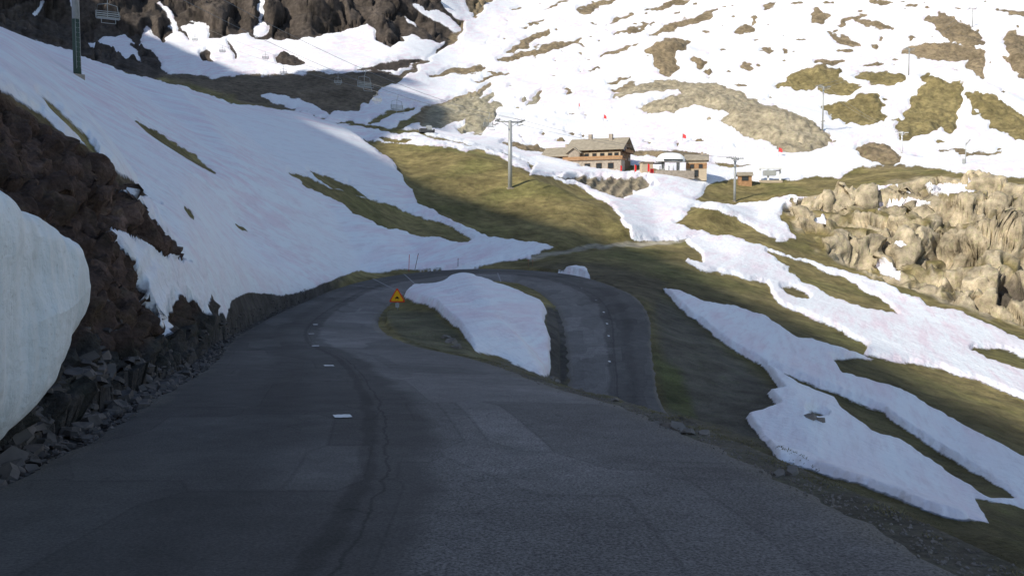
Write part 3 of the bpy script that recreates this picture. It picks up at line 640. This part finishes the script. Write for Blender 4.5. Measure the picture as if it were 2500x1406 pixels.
far=[Vector(U(420,60,420)),Vector(U(470,55,424))]
for i in (0,1):
    tube('cable',sag(Vector(back[i]),P0[i],1),.025,cablem,cb,5)
    tube('cable',sag(P0[i],P1[i],3.0,24),.025,cablem,cb,5)
    tube('cable',sag(P1[i],P2[i],1.5),.03,cablem,cb,5)
    tube('cable',sag(P1[i],far[i],3),.03,cablem,cb,5)
    tube('cable',sag(P6[i],P3[i],2),.03,cablem,cb,5)
    tube('cable',sag(P3[i],P4[i],2),.035,cablem,cb,5); tube('cable',sag(P4[i],P5[i],2),.04,cablem,cb,5)
def chair(p,yaw=0,s=1.):
    e_=empty('chairlift_chair',p,yaw); t=.04*s
    tube('hanger',[(0,0,.1),(0,0,-.3),(.0,.35,-.9),(0,.35,-2.2)],t,steel,e_,6)
    for xx in (-1.1,1.1):
        tube('side_frame',[(xx,.35,-1.6),(xx,.35,-2.3),(xx,-.25,-2.4),(xx,-.35,-2.1),(xx,.3,-2.0)],t,steel,e_,6)
        tube('footrest_leg',[(xx*.6,-.3,-2.35),(xx*.6,-.7,-3.0)],t*.8,steel,e_,5)
    tube('top_bar',[(-1.1,.35,-1.6),(1.1,.35,-1.6)],t,steel,e_,6); tube('bow',[(-1.1,.35,-2.2),(-.9,.35,-1.0),(0,.35,-.8),(.9,.35,-1.0),(1.1,.35,-2.2)],t,steel,e_,6)
    tube('footrest',[(-.7,-.7,-3.0),(.7,-.7,-3.0)],t*.8,steel,e_,5)
    for k in range(3): box('seat_slat',-1.08,1.08,-.2+k*.17,-.1+k*.17,-2.42,-2.38,steel,e_); box('back_slat',-1.08,1.08,.3,.33,-2.25+k*.2,-2.15+k*.2,steel,e_)
def oncable(pts,f,yaw,s=1.):
    k=f*(len(pts)-1); i=int(k); chair(pts[i].lerp(pts[min(i+1,len(pts)-1)],k-i),yaw,s)
c01=[sag(P0[i],P1[i],3.0,24) for i in (0,1)]; cf=[sag(P1[i],far[i],3) for i in (0,1)]
chair(Vector(U(262,-12,92)),.5,1.0)
for f in (.62,): oncable(c01[0],f,.7)
for f in (.45,.85): oncable(c01[1],f,.7)
for f in (.2,.45,.7,.85): oncable(cf[0],f,.3,1.3)
for f in (.35,.6): oncable(cf[1],f,.3,1.3)
# ------------------------------------------------------------------ buildings
def gable(name,x0,x1,y0,y1,ze,zr,mat,parent,along='x',ov=.9,t=.28):
    if along=='x':
        ym=(y0+y1)/2
        for s,ye in ((-1,y0-ov),(1,y1+ov)):
            sl_=(zr-ze)/abs(ym-(y0 if s<0 else y1)); zl=ze-ov*sl_
            V=[(x0-ov,ym,zr),(x1+ov,ym,zr),(x1+ov,ye,zl),(x0-ov,ye,zl)]; V+=[(a,b_,c_-t) for a,b_,c_ in V]
            if s>0: V=[(a,b_+.002,c_) for a,b_,c_ in V]
            mk(name,V,[(0,1,2,3),(7,6,5,4),(0,4,5,1),(1,5,6,2),(2,6,7,3),(3,7,4,0)],mat,parent)
    else:
        xm=(x0+x1)/2
        for s,xe in ((-1,x0-ov),(1,x1+ov)):
            sl_=(zr-ze)/abs(xm-(x0 if s<0 else x1)); zl=ze-ov*sl_
            V=[(xm,y0-ov,zr),(xm,y1+ov,zr),(xe,y1+ov,zl),(xe,y0-ov,zl)]; V+=[(a,b_,c_-t) for a,b_,c_ in V]
            if s>0: V=[(a+.002,b_,c_) for a,b_,c_ in V]
            mk(name,V,[(0,1,2,3),(7,6,5,4),(0,4,5,1),(1,5,6,2),(2,6,7,3),(3,7,4,0)],mat,parent)
def gwall(name,x0,x1,y0,y1,z0,ze,zr,mat,parent,along='x'):
    if along=='x':
        ym=(y0+y1)/2; prof=[(y0,z0),(y1,z0),(y1,ze-.3),(ym,zr-.3),(y0,ze-.3)]
        V=[(x0,a,c) for a,c in prof]+[(x1,a,c) for a,c in prof]
    else:
        xm=(x0+x1)/2; prof=[(x0,z0),(x1,z0),(x1,ze-.3),(xm,zr-.3),(x0,ze-.3)]
        V=[(a,y0,c) for a,c in prof]+[(a,y1,c) for a,c in prof]
    return mk(name,V,[(0,1,2,3,4),(9,8,7,6,5)]+[(k,k+5,(k+1)%5+5,(k+1)%5) for k in range(5)],mat,parent)
def win(x,z,y,w_,h_,parent,side=None):
    if side is None:
        box('window',x-w_/2,x+w_/2,y-.05,y+.05,z,z+h_,glass,parent); box('window_frame',x-w_/2-.12,x+w_/2+.12,y-.03,y+.03,z-.12,z+h_+.12,timberd,parent)
    else:
        box('window',y-.05,y+.05,x-w_/2,x+w_/2,z,z+h_,glass,parent); box('window_frame',y-.03,y+.03,x-w_/2-.12,x+w_/2+.12,z-.12,z+h_+.12,timberd,parent)
def ground_at(px,py,Y):
    x,y,_=U(px,py,Y); return Vector((x,y,float(h(x,y)[0])))
g=ground_at(1443,402,272); lod=empty('mountain_lodge',g+Vector((0,0,-.5)),math.radians(-24),.9)
gwall('wing_walls',-15,-6,-5,4,-2,4.0,6.6,timber,lod,'x'); gable('wing_roof',-15,-6,-5,4,4.0,6.6,roofm,lod,'x',1.2)
gwall('main_walls',-5.9,12,-5.0,6.0,-2,5.8,9.2,timberm,lod); gable('main_roof',-5.9,12,-5.0,6.0,5.8,9.2,roofm,lod,'x',1.3)
gwall('porch_walls',-5.5,-1.5,-7.4,-5.05,-2,4.4,5.8,stone,lod,'y'); gable('porch_roof',-5.5,-1.5,-7.4,-4.0,4.4,5.8,roofm,lod,'y',.7)
box('stone_facade',-1.4,11.9,-5.3,-5.05,1.9,4.0,lightp,lod)
box('stone_ground_floor',-4,13.5,-9.5,-5.4,-3,1.2,stone,lod); box('terrace_deck',-6.5,14,-10,-5.4,1.22,1.5,timber,lod)
box('terrace_railing',-6.5,14,-10,-9.9,1.6,2.4,timber,lod); box('terrace_railing_end',14.02,14.12,-10,-5.6,1.6,2.4,timberd,lod)
box('balcony',12.1,13.4,-4,5,3.9,4.1,timberd,lod); box('balcony_railing',13.3,13.4,-4,5,4.1,5.0,timber,lod)
box('chimney',-1,0.2,-.1,1.1,8.0,10.6,stone,lod); box('chimney',6.5,7.7,-1,.2,7.8,10.4,stone,lod); box('chimney',-9,-8.1,-.9,.0,5.8,7.6,stone,lod)
for x in (-13.4,-11,-8.6): win(x,1.2,-5.05,1.3,1.6,lod)
for x in (.3,3.0,5.7,8.4,10.6): win(x,2.2,-5.36,1.3,1.5,lod)
for x in (1.5,4.4,7.4,10): win(x,4.5,-5.05,1.0,.8,lod)
for x in (-2,2,6,10): win(x,-1.6,-9.55,1.8,1.7,lod)
for x in (-3,.5,4): win(x,1.6,12.05,1.4,1.7,lod,1); win(x*.6,4.4,12.05,1.1,1.5,lod,1)
g=ground_at(1700,432,258); hut=empty('stone_hut',g+Vector((0,0,.0)),math.radians(-12))
gwall('walls',-2.9,2.9,-3,3,-1,5.3,6.7,lightp,hut,'x'); gable('roof',-2.9,2.9,-3,3,5.3,6.7,roofm,hut,'x',.6)
box('timber_band',-2.95,2.95,-3.06,-3.0,2.4,4.0,timber,hut); win(-1.2,2.6,-3.1,1,1,hut); win(1.2,2.6,-3.1,1,1,hut); win(0,.2,-3.05,1.1,1.8,hut)
box('roof_chimney',1.2,1.9,-.3,.4,6,7.4,stone,hut)
g=ground_at(1818,435,262); h2=empty('lift_operator_cabin',g,math.radians(-10))
gwall('walls',-1.9,1.9,-1.7,1.7,-1,2.9,3.7,timber,h2,'x'); gable('roof',-1.9,1.9,-1.7,1.7,2.9,3.7,roofm,h2,'x',.4); win(0,1.1,-1.75,1.8,1.1,h2)
g=ground_at(1637,428,254); ls=empty('chairlift_station',g+Vector((0,0,.9)),math.radians(8))
V=[];Fs=[];n=14;m_=10
for i in range(n+1):
    t=i/n; x=-4.3+8.6*t; r=(max(0,1-abs(2*t-1)**3.2))**.5
    for k in range(m_+1):
        a=math.pi*k/m_; V.append((x,-math.cos(a)*2.4*max(r,.15),2.9+math.sin(a)*2.6*max(r,.12)))
for i in range(n):
    for k in range(m_): a=i*(m_+1)+k; Fs.append((a,a+1,a+m_+2,a+m_+1)[::-1])
for i in range(n): Fs.append((i*(m_+1),(i+1)*(m_+1),(i+1)*(m_+1)+m_,i*(m_+1)+m_))
mk('canopy',V,Fs,whitep,ls,smooth=False)
for x in (-2.2,2.2): box('support_leg',x-.35,x+.35,-.4,.4,-1.5,2.9,steel,ls)
box('platform',-5,6,-3,2.6,-2.0,.3,stone,ls); box('side_window_band',-2.8,2.8,-2.42,-2.36,3.0,3.5,glass,ls)
tube('bullwheel',[(-3.6,0,2.3),(-3.6,0,2.6)],1.6,dark,ls,20); box('barrier',-6.6,-5.6,-2,-1.9,-.5,.8,redm,ls); box('queue_shelter',-8.5,-5.3,-.5,2,-1,2.6,lightp,ls)
box('queue_shelter_roof',-8.8,-5.0,-.9,2.4,2.62,2.85,roofm,ls)
for k in range(5): tube('turnstile',[(-4+k*1.3,-2.8,.3),(-4+k*1.3,-2.8,1.6)],.12,[dark,steel][k%2],ls,6)
g=ground_at(1880,440,266); l2=empty('drag_lift_station',g,0)
for x in (-3,-.6,3): box('post',x-.25,x+.25,-.25,.25,-1,3.8,whitep,l2)
box('gantry',-3.5,3.5,-.5,.5,3.82,4.4,whitep,l2); box('motor_housing',-2.0,1.6,-.9,.9,1.9,3.4,steel,l2); tube('return_wheel',[(1.9,0,3.3),(1.9,0,3.5)],1.1,dark,l2,18)
box('base',-3.4,3.4,-1.2,1.2,-1,.5,lightp,l2)
for (px,py,hh,w_) in [(1516,424,2.2,.5),(1551,424,2.6,.55),(1583,424,2.8,.6)]:
    g=ground_at(px,py,250); e_=empty('advertising_banner',g); tube('pole',[(-w_/2,0,-.5),(-w_/2,0,hh)],.05,steel,e_,6)
    mk('cloth',[(-w_/2+.06,0,.5),(w_/2,0,.55),(w_/2+.05,.05,hh*.85),(-w_/2+.06,0,hh)],[(0,1,2,3)],redm,e_)
for (px,py,s) in [(1665,347,1.5),(1473,298,1.3),(1899,382,1.6),(1412,268,.6)]:
    g=hit(px,py); e_=empty('piste_marker',g); tube('pole',[(0,0,-.5),(.25,0,3.0)],.06,steel,e_,5); 
    mk('flag',[(.1,0,1.4),(s,.1,1.1),(s*.9,.1,2.3),(.2,0,2.9)],[(0,1,2,3)],pinkm,e_)
g=hit(2357,400); e_=empty('snow_gun',g); tube('pole',[(0,0,-.5),(0,0,6)],.12,steel,e_,6); tube('head',[(-.1,0,5.4),(.9,-.5,6.9)],.2,steel,e_,6); box('cabinet',-.8,-.2,-.3,.3,0,1.4,steel,e_)
g=hit(1040,323); e_=empty('snow_groomer',g+Vector((0,0,-.2)),.3)
box('tracks',-1.8,1.8,-1.2,1.2,0,.7,dark,e_); box('body',-1.7,.2,-.9,.9,.72,1.1,dark,e_); gwall('cab',.2,1.5,-.9,.9,.72,1.9,2.3,steel,e_); box('blade',2.0,2.15,-1.6,1.6,.1,.9,dark,e_); box('cab_glass',1.49,1.54,-.7,.7,1.1,1.7,glass,e_)
# ------------------------------------------------------------------ sun, sky and shading ridge
phi=math.radians(45); EL=math.radians(34)
Ldir=Vector((math.sin(phi)*math.cos(EL),math.cos(phi)*math.cos(EL),-math.sin(EL)))
sun=bpy.data.lights.new('sun','SUN'); sun.energy=5; sun.angle=math.radians(.5); sun.color=(1,.94,.82)
so=bpy.data.objects.new('sun',sun); so.rotation_euler=Ldir.to_track_quat('-Z','Y').to_euler(); so.location=(-200,-200,200); scene.collection.objects.link(so)
wld=bpy.data.worlds.new('World'); scene.world=wld; wld.use_nodes=True; wn=wld.node_tree; bg=wn.nodes['Background']
sky=wn.nodes.new('ShaderNodeTexSky'); sky.sky_type='NISHITA'; sky.sun_disc=False; sky.sun_elevation=EL; sky.sun_rotation=math.radians(225); sky.altitude=1500; sky.air_density=1.2; sky.dust_density=2.2
wn.links.new(sky.outputs[0],bg.inputs[0]); bg.inputs[1].default_value=.15
BD=[(2700,1150),(2500,1055),(2300,945),(2120,850),(1900,762),(1800,712),(1680,645),(1560,602),(1440,572),(1250,512),(1100,470),(1000,425),(920,378),(850,342),(780,316),(700,285),(1000,318),(1100,265),(1190,215),(1000,222),(850,205),(600,186),(300,165)]
cr=[]
XR=-400.
for q in BD:
    P=hit(*q); t=(P.x-XR)/Ldir.x; C=P-Ldir*t; cr.append((C.y,C.z))
cr.sort(); ys=np.array([c[0] for c in cr]); zs=np.array([c[1] for c in cr])
yy=np.arange(-900,380,4.); zc=np.interp(yy,ys,zs); zc=np.where(yy<ys[0],zs[0],zc); zc=np.where(yy>ys[-1],zs[-1]-(yy-ys[-1])*.25,zc)
k_=np.ones(5)/5; zc=np.convolve(np.pad(zc,2,mode='edge'),k_,'valid')
xs=[(-900,-60),(-700,.35),(-520,.75),(-430,.95),(-400,1.0),(-385,.9),(-365,.4),(-345,-60)]
RX=np.zeros((len(yy),len(xs)));RZ2=RX.copy()
for k,(x_,f_) in enumerate(xs):
    nz=0 if x_==-400 else perlin(yy/40+x_,yy*0)*25
    RX[:,k]=x_+ (0 if x_==-400 else perlin(yy/25,yy*0+x_)*8); RZ2[:,k]=(-60 if f_==-60 else zc*f_+nz*(f_<.9))
gridmesh('mountain_ridge',RX,np.repeat(yy[:,None],len(xs),1),RZ2,ridgem)
# ------------------------------------------------------------------ camera
cam=bpy.data.cameras.new('camera'); cam.sensor_width=36; cam.lens=F/2500*36; cam.clip_end=6000; cam.clip_start=.1
co=bpy.data.objects.new('camera',cam); co.location=(0,0,0); co.rotation_euler=(math.pi/2-TH,0,0); scene.collection.objects.link(co); scene.camera=co
